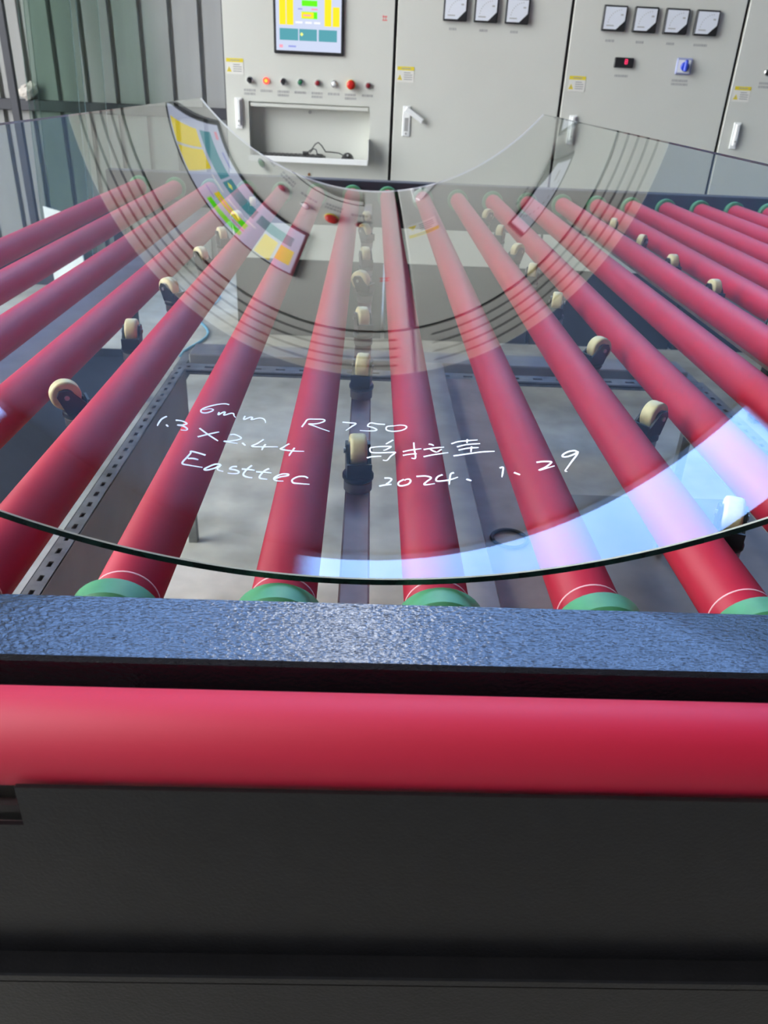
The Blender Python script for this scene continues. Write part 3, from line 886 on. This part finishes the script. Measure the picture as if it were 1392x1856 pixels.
# things lying in the tray
kz = OZ0 + 0.0062
kb = thing('keyboard', (-0.40, CY + 0.0, kz), 'flat black keyboard lying in the tray of the screen cabinet', 'keyboard')
MB().box(-0.575, -0.225, CY - 0.070, CY + 0.055, kz, kz + 0.016, bev=0.004).build('case', M['black'], kb)
kk = MB()
for r in range(5):
    for q in range(16):
        kk.box(-0.568 + q * 0.021, -0.568 + q * 0.021 + 0.017, CY - 0.062 + r * 0.022, CY - 0.062 + r * 0.022 + 0.017, kz + 0.016, kz + 0.021)
ko = kk.build('keys', M['cable'], kb)
ko['kind'] = 'stuff'
ms = thing('computer_mouse', (-0.115, CY - 0.02, kz), 'black computer mouse beside the keyboard in the white tray', 'mouse')
mm_ = MB()
NU, NVV = 20, 9
rings = []
for j in range(NVV):
    ph = math.pi / 2 * j / (NVV - 1)
    rings.append(mm_.pts([(-0.115 + 0.032 * math.cos(ph) ** 0.7 * math.cos(t), CY - 0.02 + 0.052 * math.cos(ph) ** 0.7 * math.sin(t), kz + 0.036 * math.sin(ph) * (1 + 0.1 * math.sin(t)))
                          for t in [2 * math.pi * i / NU for i in range(NU)]]))
for A, B in zip(rings, rings[1:]):
    for i in range(NU):
        j = (i + 1) % NU
        mm_.face((A + i, A + j, B + j, B + i), 0, True)
mm_.face([rings[0] + NU - 1 - i for i in range(NU)])
mm_.build('shell', M['black'], ms)
MB().cyl((-0.119, CY - 0.050, kz + 0.029), (1, 0, 0), 0.006, 0.008, 14).build('wheel', M['grey'], ms)
cb = MB().tube([(-0.115, CY + 0.033, kz + 0.012), (-0.16, CY + 0.05, kz + 0.030), (-0.20, CY + 0.04, kz + 0.034), (-0.225, CY + 0.03, kz + 0.035), (-0.243, CY, kz + 0.065),
                (-0.258, CY - 0.01, kz + 0.078), (-0.272, CY - 0.01, kz + 0.070), (-0.29, CY, kz + 0.046), (-0.315, CY + 0.01, kz + 0.028)], 0.0028)
cb.tube([(-0.30, CY + 0.01, kz + 0.030), (-0.28, CY - 0.015, kz + 0.050), (-0.268, CY - 0.02, kz + 0.046), (-0.262, CY - 0.015, kz + 0.026), (-0.24, CY, kz + 0.023)], 0.0028)
cb.cyl((-0.335, CY + 0.01, kz + 0.028), (1, 0, 0), 0.007, 0.03, 12)
tag(cb.build('mouse_cable', M['cable'], None, (-0.25, CY, kz)), 'thin grey looped cable lying across the keyboard in the tray', 'cable')

# cabinet with three meters and the open latch
c1 = cabinet(1, 'warm white control cabinet with three meters and an opened white latch')
door(c1, 1)
for x in (0.303, 0.442, 0.583):
    meter(c1, x, H + 0.688)
    print_lines(c1, x + 0.05, H + 0.563, 0.036)
sticker(c1, 0.108, H + 0.400)
latch(c1, 0.143, 0.180, H + 0.108, H + 0.238, True)
# cabinet with four meters, the digital display and the blue switch
c2 = cabinet(2, 'warm white control cabinet with four meters, a digital display and a blue rotary switch')
door(c2, 2)
for x in (1.026, 1.167, 1.309, 1.449):
    meter(c2, x, H + 0.680)
    print_lines(c2, x + 0.05, H + 0.548, 0.040 if x < 1.4 else 0.065)
dd = MB().box(1.112, 1.201, CY - 0.012, CY, H + 0.438, H + 0.479, bev=0.003).build('digital_display', M['black'], c2)
s = MB()
for (px, pz, ww, hh) in ((0, 0.009, 0.010, 0.003), (0, 0, 0.010, 0.003), (0, -0.009, 0.010, 0.003), (-0.005, 0.0045, 0.003, 0.009), (0.005, 0.0045, 0.003, 0.009), (-0.005, -0.0045, 0.003, 0.009), (0.005, -0.0045, 0.003, 0.009)):
    s.box(1.165 + px - ww / 2, 1.165 + px + ww / 2, CY - 0.0126, CY - 0.012, H + 0.463 + pz - hh / 2, H + 0.463 + pz + hh / 2)
s.build('lit_digit', M['led'], dd)
print_lines(c2, 1.155, H + 0.410, 0.062, 1)
sw = MB().box(1.402, 1.476, CY - 0.010, CY, H + 0.422, H + 0.490, bev=0.004).build('rotary_switch', M['blue_frame'], c2)
MB().box(1.410, 1.468, CY - 0.0115, CY - 0.010, H + 0.430, H + 0.482).build('switch_plate', M['white'], sw)
kn = MB()
kn.cyl((1.440, CY - 0.0115, H + 0.455), (0, -1, 0), 0.019, 0.014, 28, bev=0.003)
kn.box(1.432, 1.448, CY - 0.038, CY - 0.0255, H + 0.434, H + 0.482, bev=0.004)
kn.build('switch_knob', M['blue'], sw)
print_lines(c2, 1.436, H + 0.402, 0.078, 2)
sticker(c2, 0.914, H + 0.396)
latch(c2, 0.940, 0.976, H + 0.106, H + 0.232)
# last cabinet of the row
c3 = cabinet(3, 'warm white control cabinet at the row end with one warning sticker and selector switch')
door(c3, 3)
sticker(c3, 1.703, H + 0.386)
latch(c3, 1.738, 1.772, H + 0.118, H + 0.235)
button(c3, 1.838, H + 0.447, 'sel')
print_lines(c3, 1.84, H + 0.408, 0.055, 2)

# ------------------------------------------------------------------ beside the wall
rk = thing('glass_rack', (-1.95, 4.95, 0), 'dark steel rack post and sill holding stock glass against the corrugated wall', 'rack')
MB().box(-2.205, -2.160, 4.90, 4.94, 0, 2.4, bev=0.003).build('rack_post', M['girt'], rk)
MB().box(-2.205, -1.45, 4.60, 5.15, 0.0, 0.10, bev=0.004).build('sill', M['girt'], rk)
for q, (x0, x1, yb, yt, ht, lab) in enumerate(((-2.065, -1.765, 4.70, 5.02, 2.5, 'tall green-tinted stock glass sheet, foremost of the sheets leaning on the wall'),
                                               (-2.055, -1.750, 4.76, 5.08, 2.45, 'tall green-tinted stock glass sheet leaning right behind the foremost one'),
                                               (-2.045, -1.640, 4.82, 5.14, 2.6, 'widest green-tinted stock glass sheet, rearmost of those leaning on the wall'))):
    gs = MB()
    dy, dz = yt - yb, ht
    n_ = Vector((0, -dz, dy)).normalized() * 0.008
    P = [(x0, yb, 0.104), (x1, yb, 0.104), (x1, yt, 0.104 + ht), (x0, yt, 0.104 + ht)]
    P2 = [tuple(Vector(p) - n_) for p in P]
    a = gs.pts(P); b = gs.pts(P2)
    gs.face((a, a + 1, a + 2, a + 3), 0); gs.face((b + 3, b + 2, b + 1, b), 0)
    for i in range(4):
        j = (i + 1) % 4
        gs.face((a + i, b + i, b + j, a + j), 1)
    tag(gs.build('glass_sheet', [M['sheet_glass'], M['sheet_edge']], None, ((x0 + x1) / 2, yb, 0.104)), lab, 'glass', 'stock glass sheets leaning on the wall')
# crumpled bag on the girt
bg = MB()
NU, NVV = 18, 11
rings = []
for j in range(NVV):
    ph = -math.pi / 2 + math.pi * j / (NVV - 1)
    ring = []
    for i in range(NU):
        t = 2 * math.pi * i / NU
        k = 1 + 0.22 * math.sin(3 * t + 2 * ph) * math.cos(ph) + 0.12 * random.uniform(-1, 1)
        ring.append((-2.225 + 0.058 * k * math.cos(ph) * math.cos(t) + 0.02 * math.sin(ph), WY - 0.050 + 0.040 * k * math.cos(ph) * math.sin(t), H + 0.178 + 0.050 * math.sin(ph) * (1 + 0.15 * math.cos(t))))
    rings.append(bg.pts(ring))
for A, B in zip(rings, rings[1:]):
    for i in range(NU):
        j = (i + 1) % NU
        bg.face((A + i, A + j, B + j, B + i), 0)
tag(bg.build('crumpled_bag', M['bag'], None, (-2.225, WY - 0.05, H + 0.128)), 'small crumpled off-white bag resting on the dark wall girt', 'bag')
# white board end leaning in the corner
bd = MB()
bd.prism([(-1.93, 0.0), (-1.735, 0.0), (-1.735, 0.42), (-1.78, 0.46), (-1.93, 0.50)], 4.44, 4.452)
tag(bd.build('foam_board', M['board'], None, (-1.8, 4.45, 0)), 'white foam board offcut with slanted top standing on the floor behind the rollers', 'board')
for o in list(bpy.data.objects):
    if '_o' in o:
        del o['_o']
